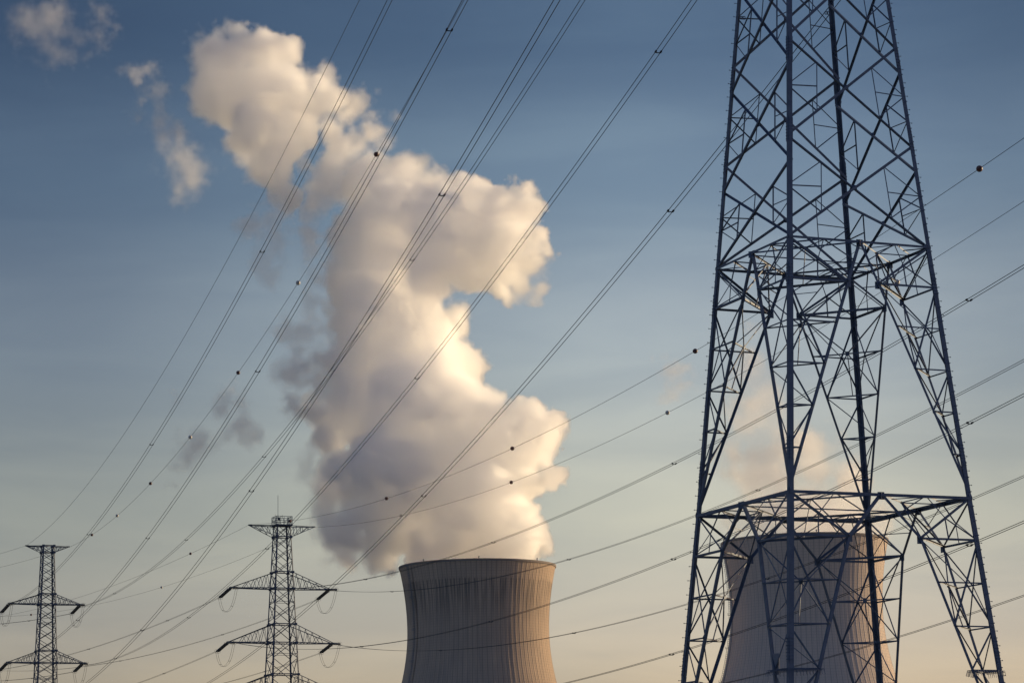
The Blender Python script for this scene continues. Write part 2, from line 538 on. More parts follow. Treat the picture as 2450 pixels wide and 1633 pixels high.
def near_pylon():
    root = empty('lattice_pylon', PYC, 'huge near lattice pylon whose four legs fill the height of the picture', 'pylon', 'lattice pylons of the power lines')
    top = 62.0
    # legs ------------------------------------------------------------
    for k in 'ABCD':
        m = Mesh()
        d = py_dir(k)
        n1 = Matrix.Rotation(R(45), 3, 'Z') @ d          # the two face normals meeting at this leg
        n2 = Matrix.Rotation(R(-45), 3, 'Z') @ d
        hs = [0.0, H2, H1, top]
        for h0, h1 in zip(hs[:-1], hs[1:]):
            w = {0.0: 0.31, H2: 0.29, H1: 0.26}[h0]
            t = 0.035
            p, q = leg_at(k, h0), leg_at(k, h1)
            e1, e2 = -n1, -n2                             # flanges run along the two faces, heel outwards
            def quadbar(p, q, a, b, wa, wb):
                o = [Vector((0, 0, 0)), a * wa, a * wa + b * wb, b * wb]
                vs = [p + x for x in o] + [q + x for x in o]
                m.add(vs, [(0, 1, 5, 4), (1, 2, 6, 5), (2, 3, 7, 6), (3, 0, 4, 7), (3, 2, 1, 0), (4, 5, 6, 7)])
            quadbar(p, q, e1, e2, w, t)
            quadbar(p + e2 * (t + 0.002), q + e2 * (t + 0.002), e2, e1, w - t, t)
            # doubled inner angle of the lower legs
            if h0 < H1:
                o = (e1 + e2) * (t + 0.03)
                quadbar(p + o, q + o, e1, e2, w * 0.8, t)
                quadbar(p + o + e2 * (t + 0.002), q + o + e2 * (t + 0.002), e2, e1, w * 0.8 - t, t)
        # splice plates with bolts at the bolted joints
        for hj in (23.6, 12.0, 34.0, 48.2, 43.0):
            p = leg_at(k, hj)
            up = (leg_at(k, hj + 1) - p).normalized()
            for n, e in ((n2, -n1), (n1, -n2)):
                m.plate(p + e * 0.15 + n * 0.014, e * 0.13, up * 0.75, 0.02)
                for i in range(-3, 4):
                    for s in (0.07, 0.22):
                        b = p + e * s + up * (i * 0.2) + n * 0.025
                        m.rod(b, b + n * 0.045, 0.028, 6)
        leg = m.build('leg', STEEL, root)
        # climbing bolts
        if k in 'AD':
            i = 0
            h = 1.6
            proto = None
            while h < 55.5:
                p = leg_at(k, h)
                n = (n1, n2)[i % 2] if k == 'A' else (n2, n1)[i % 2]
                e = -(n2 if n is n1 else n1)
                s = Vector((0, 0, 0)) + n
                if proto is None or True:
                    b = Mesh()
                    q = p + e * 0.1
                    b.rod(q, q + s * 0.19, 0.016, 5)
                    b.rod(q + s * 0.19, q + s * 0.215, 0.036, 6)
                    b.build('step_bolt', STEEL, leg, origin=q)
                h += 0.43
                i += 1
    # bracing above the upper frame ------------------------------------
    LV = {'AC': [36.34, 42.7, 49.03, 55.46, 61.5], 'BD': [36.34, 42.7, 49.03, 55.46, 61.5], 'AB': [36.34, 41.1, 47.4, 53.9, 60.4], 'CD': [36.34, 41.1, 47.4, 53.9, 60.4]}
    for face in ('AB', 'BD', 'AC', 'CD'):
        a, b = face
        nrm = (py_dir(a) + py_dir(b)).normalized()
        lv = LV[face]
        for i in range(len(lv) - 1):
            m = Mesh()
            a0, a1, b0, b1 = leg_at(a, lv[i]), leg_at(a, lv[i + 1]), leg_at(b, lv[i]), leg_at(b, lv[i + 1])
            wd = 0.17 if face in ('AC', 'BD') else 0.13
            m.angle(a0 - nrm * 0.04, b1 - nrm * 0.04, wd, -nrm)
            m.angle(a1 - nrm * 0.26, b0 - nrm * 0.26, wd, nrm, flip=True)
            # crossing point of the X
            wa, wb = (a0 - b0).length, (a1 - b1).length
            t = wa / (wa + wb)
            x = lerp(a0, b1, t)
            ins = -nrm * 0.15
            # redundant members of the four triangles
            for p, q in ((a0, a1), (b0, b1)):
                nmid = lerp(p, q, 0.5)
                m1, m2 = lerp(p, x, 0.5), lerp(q, x, 0.5)
                m3 = lerp(m1, m2, 0.5)
                for u, v in ((nmid, m1), (nmid, m2), (m1, m2), (nmid, m3)):
                    m.angle(u + ins, v + ins, 0.065, -nrm)
            m.plate(x - nrm * 0.15, (b0 - a0).normalized() * 0.16, Vector((0, 0, 0.16)), 0.02)
            m.build('cross_bracing', STEEL, root)
    # leg trusses between the frames and below -------------------------
    KN = {}
    for z0, dz, nl, kink, key in ((H1, (H1 - H2) / 6, 6, None, 'u'), (H2, 2.54, 7, 0.65, 'l')):
        for k in 'ABCD':
            nb = {'A': 'BC', 'B': 'AD', 'C': 'AD', 'D': 'BC'}[k]
            L = [leg_at(k, z0 - dz * i) for i in range(nl + 1)]
            K = {}
            for o in nb:
                full = [leg_at(o, z0 - dz * i) for i in range(nl + 1)]
                pts = [lerp(L[0], full[0], 0.5)]
                half = (full[0] - L[0]).length / 2
                for i in range(1, nl + 1):
                    dist = half * (1 - i / nl) if kink is None else half * kink * (nl - i) / (nl - 1)
                    pts.append(L[i] + (full[i] - L[i]).normalized() * dist)
                K[o] = pts
                KN[(key, k, o)] = pts
            for o in nb:
                m = Mesh()
                nrm = (py_dir(k) + py_dir(o)).normalized()
                inn = -nrm * 0.05
                P = K[o]
                for i in range(nl):                      # the raking strut
                    m.angle(P[i] + inn, P[i + 1] + inn, 0.15 if key == 'u' else 0.17, -nrm, flip=(o in 'AB'))
                wb = 0.125
                m.angle(L[0] + inn, P[1] + inn, wb, -nrm)
                if key == 'u':
                    m.angle(L[0] + inn + Vector((0, 0, -0.28)), P[1] + inn + Vector((0, 0, -0.16)), 0.07, -nrm)
                mid0 = lerp(L[0], P[1], 0.5)
                q1 = lerp(L[0], P[0], 0.5)
                for u, v in ((mid0, q1), (mid0, L[1]), (mid0, lerp(L[1], P[1], 0.5)), (q1, lerp(P[0], P[1], 0.45))):
                    m.angle(u + inn * 3, v + inn * 3, 0.06, -nrm)
                for i in range(1, nl):                   # level struts
                    m.angle(L[i] + inn, P[i] + inn, 0.085 if i > 1 else 0.13, -nrm)
                m.angle(L[1] + inn * 2, P[3] + inn * 2, 0.09, -nrm)
                md = lerp(L[1], P[3], 0.5)
                m.angle(md + inn * 3, L[3] + inn * 3, 0.075, -nrm)
                m.angle(md + inn * 3, P[1] + inn * 3, 0.06, -nrm)
                for i in range(3, nl - 1):
                    if i % 2:
                        m.angle(L[i] + inn * 2, P[i + 1] + inn * 2, 0.08, -nrm)
                    else:
                        m.angle(P[i] + inn * 2, L[i + 1] + inn * 2, 0.08, -nrm)
                d1 = (P[1] - P[2]).normalized()
                for j in (0, 1):                         # gusset plates at the strut head and its first joint
                    m.plate(P[j] - nrm * 0.1 - Vector((0, 0, 0.1)), (P[0] - L[0]).normalized() * (0.22 if j == 0 else 0.2), Vector((0, 0, 0.22)), 0.02)
                m.build('leg_truss', STEEL, root)
            # inner face between the two struts of this leg
            m = Mesh()
            Pa, Pb = K[nb[0]], K[nb[1]]
            d = py_dir(k)
            top_mid = lerp(Pa[0], Pb[0], 0.5)
            for P in (Pa, Pb):
                m.angle(top_mid, P[1], 0.08, d)
                m.angle(lerp(top_mid, P[1], 0.5), lerp(P[0], P[1], 0.5), 0.05, d)
            m.angle(top_mid, lerp(Pa[1], Pb[1], 0.5), 0.06, d)
            for i in range(1, nl):
                m.angle(Pa[i] + d * 0.06, Pb[i] + d * 0.06, 0.13 if i == 1 else 0.075, d)
            star = lerp(Pa[2], Pb[2], 0.5)
            for u in (Pa[1], Pb[1], Pa[3], Pb[3]):
                m.angle(star, u, 0.075, d)
            m.angle(star, lerp(Pa[3], Pb[3], 0.5), 0.06, d)
            m.plate(star, (Pb[2] - Pa[2]).normalized() * 0.13, Vector((0, 0, 0.13)), 0.03)
            for i in range(3, nl - 1):
                if i % 2:
                    m.angle(Pa[i], Pb[i + 1], 0.06, d)
                else:
                    m.angle(Pb[i], Pa[i + 1], 0.06, d)
            m.build('inner_truss', STEEL, root)
            if key == 'l' and k in 'BD':                  # anti-climbing guard
                m = Mesh()
                tri = [L[4], Pa[4], Pb[4]]
                cen = (L[4] + Pa[4] + Pb[4]) / 3
                random.seed(7)
                for u, v in ((0, 1), (0, 2), (1, 2)):
                    p, q = tri[u], tri[v]
                    out = ((p + q) / 2 - cen)
                    out.z = 0
                    out.normalize()
                    for s in (0.16, 0.3):
                        m.rod(p + out * s - Vector((0, 0, s * 0.3)), q + out * s - Vector((0, 0, s * 0.3)), 0.018)
                    nn = max(4, int((q - p).length / 0.19))
                    for i in range(nn):
                        c = lerp(p, q, (i + 0.5) / nn)
                        c1 = c + out * (0.34 + 0.03 * random.random())
                        m.rod(c, c1, 0.013, 5)
                        m.rod(c1, c1 + out * 0.1 - Vector((0, 0, 0.3 + 0.06 * random.random())) , 0.014, 5)
                m.build('climbing_guard', STEEL, root)
    # horizontal frames --------------------------------------------------
    for z, wch in ((H1, 0.14), (H2, 0.17)):
        m = Mesh()
        zz = Vector((0, 0, z))
        c = {k: leg_at(k, z) for k in 'ABCD'}
        mids, Q = {}, {}
        for a, b in ('AB', 'BD', 'DC', 'CA'):
            mids[a + b] = mids[b + a] = lerp(c[a], c[b], 0.5)
            Q[a + b], Q[b + a] = lerp(c[a], c[b], 0.25), lerp(c[b], c[a], 0.25)
            nrm = (py_dir(a) + py_dir(b)).normalized()
            m.angle(c[a] - nrm * 0.03, c[b] - nrm * 0.03, wch, Vector((0, 0, -1)))
            if z == H2:
                dn = Vector((0, 0, -0.4))
                i1, i2 = lerp(c[a], c[b], 0.04), lerp(c[a], c[b], 0.96)
                m.angle(i1 - nrm * 0.5, i2 - nrm * 0.5, 0.1, Vector((0, 0, -1)))
        ring = ['AB', 'BD', 'DC', 'CA']
        for i in range(4):
            f0, f1 = ring[i], ring[(i + 1) % 4]
            M0, M1 = mids[f0], mids[f1]
            corner = (set(f0) & set(f1)).pop()
            o0, o1 = (set(f0) - {corner}).pop(), (set(f1) - {corner}).pop()
            m.angle(M0, M1, 0.1, Vector((0, 0, -1)))
            q0, q1 = Q[corner + o0], Q[corner + o1]
            m.angle(q0, q1, 0.09, Vector((0, 0, -1)))
            Pm = lerp(M0, M1, 0.5)
            for u in (q0, q1):
                m.angle(Pm - Vector((0, 0, 0.03)), u - Vector((0, 0, 0.03)), 0.065, Vector((0, 0, -1)))
            m.angle(c[corner] - Vector((0, 0, 0.05)), lerp(q0, q1, 0.5) - Vector((0, 0, 0.05)), 0.06, Vector((0, 0, -1)))
            m.angle(lerp(M0, M1, 0.25) - Vector((0, 0, 0.06)), q0 - Vector((0, 0, 0.06)), 0.055, Vector((0, 0, -1)))
            m.plate(M0 - Vector((0, 0, 0.12)), (M1 - M0).normalized() * 0.18, Vector((0, 0, 0.2)), 0.02)
        m.angle(mids['AB'] - Vector((0, 0, 0.15)), mids['DC'] - Vector((0, 0, 0.15)), 0.08, Vector((0, 0, -1)))
        m.build('horizontal_frame', STEEL, root)
    # small enamel plates clamped to the legs
    for k, h, side in (('A', 52.3, 1), ('C', 53.35, -1), ('D', 54.3, -1), ('B', 53.2, 1)):
        m = Mesh()
        p = leg_at(k, h) + Vector((side * 0.33, -0.04, 0))
        if k == 'A':
            p = p + Vector((0.1, 0, 0))
        u, w = Vector((0.16, 0.03, 0)), Vector((0, 0, 0.09))
        for s in (-1, 1):
            m.bar(p - u + w * s, p + u + w * s, 0.045, 0.03)
            m.bar(p + u * s - w, p + u * s + w, 0.03, 0.03, (1, 0, 0))
        m.plate(p, u * 0.28, w * 0.9, 0.012)
        m.bar(p - u * 0.62 - w, p - u * 0.62 + w, 0.035, 0.02, (1, 0, 0))
        m.rod(p + w * 0.9 - Vector((side * 0.36, 0, 0)), p + w * 0.9 + u, 0.02)
        m.build('number_plate', PLATE, root)
    m = Mesh()                                            # danger plate on the near leg truss, seen edge-on
    p = KN[('l', 'B', 'A')][4] + Vector((0.2, 0, 0.35))
    m.plate(p, Vector((0.16, -0.2, 0)), Vector((0.03, 0, 0.6)), 0.03)
    m.plate(p + Vector((0.05, -0.06, 0)), Vector((0.11, -0.14, 0)), Vector((0.03, 0, 0.5)), 0.03)
    m.build('danger_plate', PLATE, root)
    return root


near_pylon()

# ------------------------------------------------------------------ the two far pylons
ARM = Vector((1, 0.39, 0)).normalized()        # direction of the cross-arms
ALONG = Vector((-0.39, 1, 0)).normalized()


def insulator(p, q, parent):
    """A double tension string with a yoke at each end and grading rings."""
    m = Mesh()
    p, q = Vector(p), Vector(q)
    a = (q - p).normalized()
    side = a.cross(Vector((0, 0, 1))).normalized()
    ln = (q - p).length
    prof = []
    nd = 26
    s0, s1 = 0.09 * ln, 0.91 * ln
    for i in range(nd):
        d = s0 + (s1 - s0) * i / nd
        st = (s1 - s0) / nd
        prof += [(d, 0.06), (d + st * 0.2, 0.21), (d + st * 0.55, 0.21), (d + st * 0.7, 0.06)]
    for s in (-0.24, 0.24):
        m.lathe(p + side * s, a, prof, 9)
    for d in (0.05, 0.95):
        c = p + a * ln * d
        m.plate(c, side * 0.34, a * 0.16, 0.05)
    m.rod(p, p + a * ln * 0.06, 0.05)
    m.rod(q - a * ln * 0.06, q, 0.05)
    for d, rr in ((0.93, 0.42), (0.1, 0.3)):
        c = p + a * ln * d
        w = side.cross(a)
        for s in (-0.24, 0.24):
            m.tube([c + side * s + (side * math.cos(t) + w * math.sin(t)) * rr for t in [2 * math.pi * k / 12 for k in range(13)]], 0.022, 4)
    return m.build('insulator_string', GLASS, parent)


def jumper(p, q, sag, parent):
    m = Mesh()
    p, q = Vector(p), Vector(q)
    side = Vector((0.45, 0.89, 0)) * 0
    off = (q - p).cross(Vector((0, 0, 1))).normalized() * 0.22
    for s in (-1, 1):
        pts = []
        for i in range(25):
            t = i / 24
            u = 2 * t - 1
            drop = 1 - (0.55 * u * u + 0.45 * u ** 4)
            pts.append(lerp(p, q, t) + off * s - Vector((0, 0, sag * drop)))
        m.tube(pts, 0.03, 4)
    for t in (0.22, 0.74):
        u = 2 * t - 1
        c = lerp(p, q, t) - Vector((0, 0, sag * (1 - (0.55 * u * u + 0.45 * u ** 4))))
        m.bar(c - off, c + off, 0.07)
    return m.build('jumper_loop', WIRE, parent)


def far_pylon(ctr, R0, slope, panel, arms, earth, label, cage, kl):
    """ctr: base; R0: half diagonal at 70 m; arms: (z bottom, z top, left, right)."""
    base = Vector((ctr[0], ctr[1], 0))
    root = empty('lattice_pylon', base, label, 'pylon', 'lattice pylons of the power lines')
    ztop = earth[0]

    def rad(z):
        return R0 + slope * (69.5 - z)

    dirs = [(ARM + ALONG * s2).normalized() * 1 if False else (ARM * s1 + ALONG * s2).normalized() for s1, s2 in ((1, 1), (1, -1), (-1, -1), (-1, 1))]

    def corner(i, z):
        return base + dirs[i] * rad(z) + Vector((0, 0, z))

    for i in range(4):
        m = Mesh()
        n = -dirs[i]
        prev = corner(i, 0)
        for z in (20, 45, ztop):
            q = corner(i, z)
            m.angle(prev, q, 0.3 if z < 50 else 0.26, n)
            prev = q
        m.build('leg', DARK_STEEL, root)
    # four faces of crossed bracing
    zs = [ztop]
    while zs[-1] > 1:
        zs.append(max(0.0, zs[-1] - panel * (rad(zs[-1]) / rad(60))))
    for f in range(4):
        a, b = f, (f + 1) % 4
        nrm = -(dirs[a] + dirs[b]).normalized()
        m = Mesh()
        for z1, z0 in zip(zs[:-1], zs[1:]):
            m.angle(corner(a, z0), corner(b, z1), 0.125, nrm)
            m.angle(corner(b, z0) + nrm * 0.1, corner(a, z1) + nrm * 0.1, 0.125, nrm, flip=True)
        m.build('cross_bracing', DARK_STEEL, root)
    # belts at the arm levels
    for zb, zt, l, r_ in arms + [(earth[1], earth[0], 0, 0)]:
        for z in (zb, zt):
            m = Mesh()
            for f in range(4):
                m.angle(corner(f, z), corner((f + 1) % 4, z), 0.2, (0, 0, 1))
                m.plate(corner(f, z), ARM * 0.26, Vector((0, 0, 0.24)), 0.35)
            m.angle(corner(0, z), corner(2, z), 0.07, (0, 0, 1))
            m.build('belt_frame', DARK_STEEL, root)
    for zm in [(arms[0][0] + arms[1][1]) / 2 + 1.0, (arms[1][0] + arms[2][1]) / 2 + 1.0]:
        m = Mesh()
        for f in range(4):
            m.angle(corner(f, zm), corner((f + 1) % 4, zm), 0.09, (0, 0, 1))
        m.build('belt_frame', DARK_STEEL, root)

    def arm(side, zb, zt, ln, is_earth, kin):
        m = Mesh()
        idx = (1, 0) if side > 0 else (2, 3)              # near and far corner on that side
        if is_earth:
            tip = base + ARM * side * ln + Vector((0, 0, zt))
            for i in idx:
                m.angle(corner(i, zt), tip + ALONG * (-0.15 if i == idx[0] else 0.15), 0.17, (0, 0, -1))
                m.angle(corner(i, zb), tip + ALONG * (-0.15 if i == idx[0] else 0.15) - Vector((0, 0, 0.1)), 0.11, (0, 0, 1))
                nseg = 4
                for j in range(1, nseg):
                    u, v = lerp(corner(i, zt), tip, j / nseg), lerp(corner(i, zb), tip, j / nseg)
                    v2 = lerp(corner(i, zb), tip, (j - 1) / nseg)
                    m.angle(u, v, 0.09, ALONG)
                    m.angle(u, v2, 0.09, ALONG)
            m.bar(tip - ARM * side * 0.7, tip + ARM * side * 0.15, 0.3, 0.22)
        else:
            tip = base + ARM * side * ln + Vector((0, 0, zb))
            for s, i in ((-1, idx[0]), (1, idx[1])):
                t = tip + ALONG * s * 0.55
                bl, tl = corner(i, zb), corner(i, zt)
                m.angle(bl, t, 0.2, (0, 0, 1))
                m.angle(tl, t + Vector((0, 0, 0.2)), 0.17, (0, 0, -1))
                nseg = 5
                ts = [1 - (1 - j / nseg) ** 0.8 for j in range(nseg + 1)]
                for j in range(nseg - 1):
                    tt0, tt1 = ts[j], ts[j + 1]
                    tm = (tt0 + tt1) / 2
                    m.angle(lerp(bl, t, tt0), lerp(tl, t, tm), 0.09, ALONG)
                    m.angle(lerp(tl, t, tm), lerp(bl, t, tt1), 0.09, ALONG)
            b0, b1 = corner(idx[0], zb), corner(idx[1], zb)
            t0, t1 = tip - ALONG * 0.55, tip + ALONG * 0.55
            for j in range(6):                             # lacing of the flat bottom face
                u, v = lerp(b0, t0, j / 6), lerp(b1, t1, (j + 1) / 6)
                w = lerp(b1, t1, j / 6)
                m.angle(u, v, 0.08, (0, 0, 1))
                m.angle(u, w, 0.08, (0, 0, 1))
            m.bar(tip - ALONG * 0.8, tip + ALONG * 0.8, 0.3, 0.3)
            m.plate(tip - ARM * side * 0.5 + Vector((0, 0, 0.1)), ARM * 0.8, ALONG * 0.5, 0.28)
        a_ob = m.build('cross_arm', DARK_STEEL, root)
        if not is_earth:
            f1, f2 = 6.5 / math.hypot(1, kl), 7.0 / math.hypot(1, 0.5)
            e1 = tip + Vector((kl * f1, -f1, -0.5))
            e2 = tip + Vector((-0.5 * f2, f2, -1.5))
            insulator(tip - ALONG * 0.5, e1, a_ob)
            insulator(tip + ALONG * 0.5, e2, a_ob)
            jumper(e2, e1, 3.9, a_ob)
        return a_ob

    for zb, zt, l, r_ in arms:
        arm(-1, zb, zt, l, False, kl)
        arm(1, zb, zt, r_, False, kl)
    arm(-1, earth[1], earth[0], earth[2], True, kl)
    arm(1, earth[1], earth[0], earth[3], True, kl)
    if cage:
        m = Mesh()                                         # railed platform on the top
        hb = 1.75
        zc, zp = cage, ztop
        cr = [base + ARM * hb * s1 + ALONG * hb * s2 + Vector((0, 0, zp + 0.1)) for s1, s2 in ((1, 1), (1, -1), (-1, -1), (-1, 1))]
        upv = Vector((0, 0, zc - zp))
        m.plate(base + Vector((0, 0, zp + 0.05)), ARM * (hb + 0.1), ALONG * (hb + 0.1), 0.22)
        for i in range(4):
            p, q = cr[i], cr[(i + 1) % 4]
            m.bar(p, p + upv, 0.12, 0.12, ARM)
            for s in (0.5, 1.0):
                m.bar(p + upv * s, q + upv * s, 0.09)
            for j in (1, 2, 3):
                m.bar(lerp(p, q, j / 4), lerp(p, q, j / 4) + upv, 0.06, 0.06, ARM)
            for j in range(3):
                m.bar(lerp(p, q, j / 3), lerp(p, q, (j + 1) / 3) + upv, 0.05, 0.05)
        m.build('platform_cage', DARK_STEEL, root)
        m = Mesh()
        p = base - ARM * 0.9 + Vector((0, 0, zp + 0.1))
        m.rod(p, p + Vector((0, 0, 6.5)), 0.05)
        m.rod(p, p + Vector((0, 0, 2.2)), 0.09)
        m.build('whip_antenna', DARK_STEEL, root)
        for s, hh in ((-1.5, 2.3), (0.1, 2.2), (-0.2, 2.0)):
            m = Mesh()
            p = base + ARM * s + Vector((0, 0, zc))
            m.rod(p, p + Vector((0, 0, hh - 1.6)), 0.03)
            m.build('lightning_rod', DARK_STEEL, root)
        m = Mesh()
        p = base - ARM * 1.2 - ALONG * 1.5 + Vector((0, 0, zp + 1.3))
        m.lathe(p, -ALONG, [(0, 0.25), (0.35, 0.35), (0.5, 0.3)], 12)
        m.build('antenna_drum', GLASS, root)
    return root


far_pylon((-107.75, 600.0), 1.8, 0.046, 2.0, [(56.5, 58.85, 8.57, 7.75), (43.15, 45.9, 8.75, 8.6), (31.0, 34.0, 8.9, 9.4)], (69.95, 68.45, 5.06, 4.95),
          'slender flat topped pylon in the far left corner', None, 0.285)
far_pylon((-50.18, 560.0), 2.04, 0.062, 3.0, [(55.35, 58.9, 11.3, 10.6), (43.8, 47.75, 11.82, 11.3), (33.4, 37.1, 12.4, 12.0)], (68.95, 66.45, 7.36, 7.26),
          'broader far pylon topped by a railed platform and a whip antenna', 70.75, 0.305)

# ------------------------------------------------------------------ wires
# each wire hangs in a vertical plane x = a - k*y with height c0 + c1*(y/100) + c2*(y/100)^2
NEAR_END, P1, P2 = 118.0, 'slender corner pylon', 'pylon with the whip antenna'
WIRES = [
    # name, (a, k, c0, c1, c2), y start, y end, spacers, label
    ('e', (58.0085, 0.285, 143.3586, -29.6303, 2.9002), NEAR_END, 598.2, [], 'bare single earth wire rising from the left top arm of the slender corner pylon'),
    ('e', (68.3339, 0.285, 147.5329, -32.535, 3.2607), NEAR_END, 601.8, [], 'steep earth wire strung with seven marker balls, from the slender corner pylon'),
    ('t', (54.3748, 0.285, 130.8321, -30.4211, 3.0027), NEAR_END, 590.6, [212.0, 289.9, 375.3, 449.4, 530.0], 'uppermost steep twin conductor, beside the bare earth wire'),
    ('t', (54.2115, 0.285, 117.2709, -30.2803, 2.9862), NEAR_END, 590.5, [206.9, 291.6, 377.1, 462.0, 545.0], 'steep twin conductor just under the ball strung earth wire'),
    ('t', (54.0482, 0.285, 104.3243, -30.3928, 3.0301), NEAR_END, 590.5, [209.2, 294.4, 380.3, 466.0], 'steep twin conductor crossing the plume, the wider spaced of two that cross each other'),
    ('t', (71.1567, 0.285, 130.2193, -31.1143, 3.1221), NEAR_END, 596.5, [206.0, 288.8, 377.6, 448.6, 541.8], 'steep twin conductor crossing the plume, the closer spaced of two that cross each other'),
    ('t', (72.0905, 0.285, 116.8381, -30.8335, 3.0753), NEAR_END, 596.9, [208.9, 290.9, 380.1, 451.2, 546.1], 'steep twin conductor passing just right of the platform on the antenna pylon'),
    ('t', (73.0243, 0.285, 103.3811, -30.8062, 3.1083), NEAR_END, 597.2, [209.7, 292.1, 378.0, 462.0, 540.0], 'lowest steep twin conductor, passing behind the upper legs of the near pylon'),
    ('e', (112.9501, 0.305, 92.0052, -20.1306, 2.8735), 150.0, 557.3, [], 'upper gently sloping earth wire with marker balls from the antenna pylon'),
    ('e', (128.19, 0.305, 103.0384, -23.6329, 3.1204), 150.0, 562.6, [], 'lower gently sloping earth wire with marker balls from the antenna pylon'),
    ('t', (108.8441, 0.305, 80.1197, -21.2222, 3.0253), 150.0, 549.7, [225.0, 296.7, 367.0, 440.0, 511.0], 'topmost gently sloping twin conductor, crossing just above the lip of the plume tower'),
    ('t', (131.6466, 0.305, 91.43, -24.9452, 3.2895), 150.0, 557.6, [255.0, 330.0, 404.5, 511.2], 'gently sloping twin conductor from the upper right arm of the antenna pylon'),
    ('t', (108.2921, 0.305, 69.106, -21.1171, 2.9889), 150.0, 549.5, [224.8, 296.2, 366.9, 440.5, 512.0], 'gently sloping twin conductor from the middle left arm of the antenna pylon'),
    ('t', (132.3747, 0.305, 79.811, -24.699, 3.2458), 150.0, 557.9, [255.0, 330.0, 405.0, 480.0], 'gently sloping twin conductor from the middle right arm of the antenna pylon'),
    ('t', (107.7401, 0.305, 59.5739, -21.875, 3.1053), 150.0, 549.3, [224.8, 296.1, 367.0, 440.0], 'second lowest gently sloping twin conductor, across the near pylon feet'),
    ('t', (133.1029, 0.305, 69.5521, -25.7025, 3.4246), 150.0, 558.1, [255.0, 330.0, 405.0], 'lowest gently sloping twin conductor, across the foot of the paler tower'),
    ('e', (221.6288, 0.5, 222.9097, -47.1268, 3.5), 557.3, 840.0, [], 'thin earth wire leaving leftward from the left top arm of the antenna pylon'),
    ('e', (237.9045, 0.5, 220.8277, -46.6851, 3.5), 562.6, 840.0, [], 'thin earth wire leaving leftward from the right top arm of the antenna pylon'),
    ('t', (217.2438, 0.5, 210.5622, -47.5344, 3.5), 562.2, 840.0, [592.4, 645.2], 'thin twin conductor leaving leftward from the upper left arm of the antenna pylon'),
    ('t', (241.5961, 0.5, 210.7003, -47.4642, 3.5), 570.1, 840.0, [623.2, 692.6], 'thin twin conductor leaving leftward from the upper right arm of the antenna pylon'),
    ('t', (216.6543, 0.5, 205.466, -48.6726, 3.5), 562.0, 800.0, [592.7], 'thin twin conductor leaving leftward from the middle left arm of the antenna pylon'),
    ('t', (242.3737, 0.5, 197.2083, -47.1209, 3.5), 570.4, 800.0, [600.0], 'thin twin conductor leaving leftward from the middle right arm of the antenna pylon'),
    ('e', (186.6133, 0.5, 187.3004, -40.5525, 3.5), 598.2, 760.0, [], 'short earth wire off the left top arm of the slender corner pylon'),
    ('e', (197.7178, 0.5, 194.7819, -41.8197, 3.5), 601.8, 760.0, [], 'short earth wire off the right top arm of the slender corner pylon'),
    ('t', (200.7536, 0.5, 168.7112, -39.9634, 3.5), 609.0, 760.0, [640.0], 'short twin conductor leaving the upper right arm of the slender corner pylon'),
    ('t', (201.7579, 0.5, 165.1406, -41.5846, 3.5), 609.4, 760.0, [640.0], 'short twin conductor leaving the middle right arm of the slender corner pylon'),
]


def on_wire(w, y):
    a, k, c0, c1, c2 = w
    t = y / 100
    return Vector((a - k * y, y, c0 + c1 * t + c2 * t * t))


for kind, w, y0, y1, sps, label in WIRES:
    n = 90
    ys = [y0 + (y1 - y0) * i / n for i in range(n + 1)]
    org = on_wire(w, y1)
    if kind == 'e':
        m = Mesh()
        m.tube([on_wire(w, y) for y in ys], 0.026, 5)
        ob = m.build('earth_wire', WIRE, None, origin=org)
        tag(ob, label, 'overhead wire', 'overhead wires of the power lines')
    else:
        root = empty('twin_conductor', org, label, 'overhead wire', 'overhead wires of the power lines')
        side = Vector((1, w[1], 0)).normalized() * 0.225
        for s in (-1, 1):
            m = Mesh()
            m.tube([on_wire(w, y) + side * s for y in ys], 0.03, 5)
            m.build('conductor', WIRE, root)
        for y in sps:
            if not y0 < y < y1:
                continue
            c = on_wire(w, y)
            d = (on_wire(w, y + 0.5) - c).normalized()
            m = Mesh()
            m.bar(c - side * 0.85 - Vector((0, 0, 0.1)), c + side * 0.85 - Vector((0, 0, 0.1)), 0.06, 0.07)
            for s in (-1, 1):
                m.bar(c + side * s - d * 0.16, c + side * s + d * 0.16, 0.12, 0.12)
                m.bar(c + side * s * 0.85 - Vector((0, 0, 0.12)), c + side * s, 0.06, 0.06)
            m.build('spacer', WIRE, root)

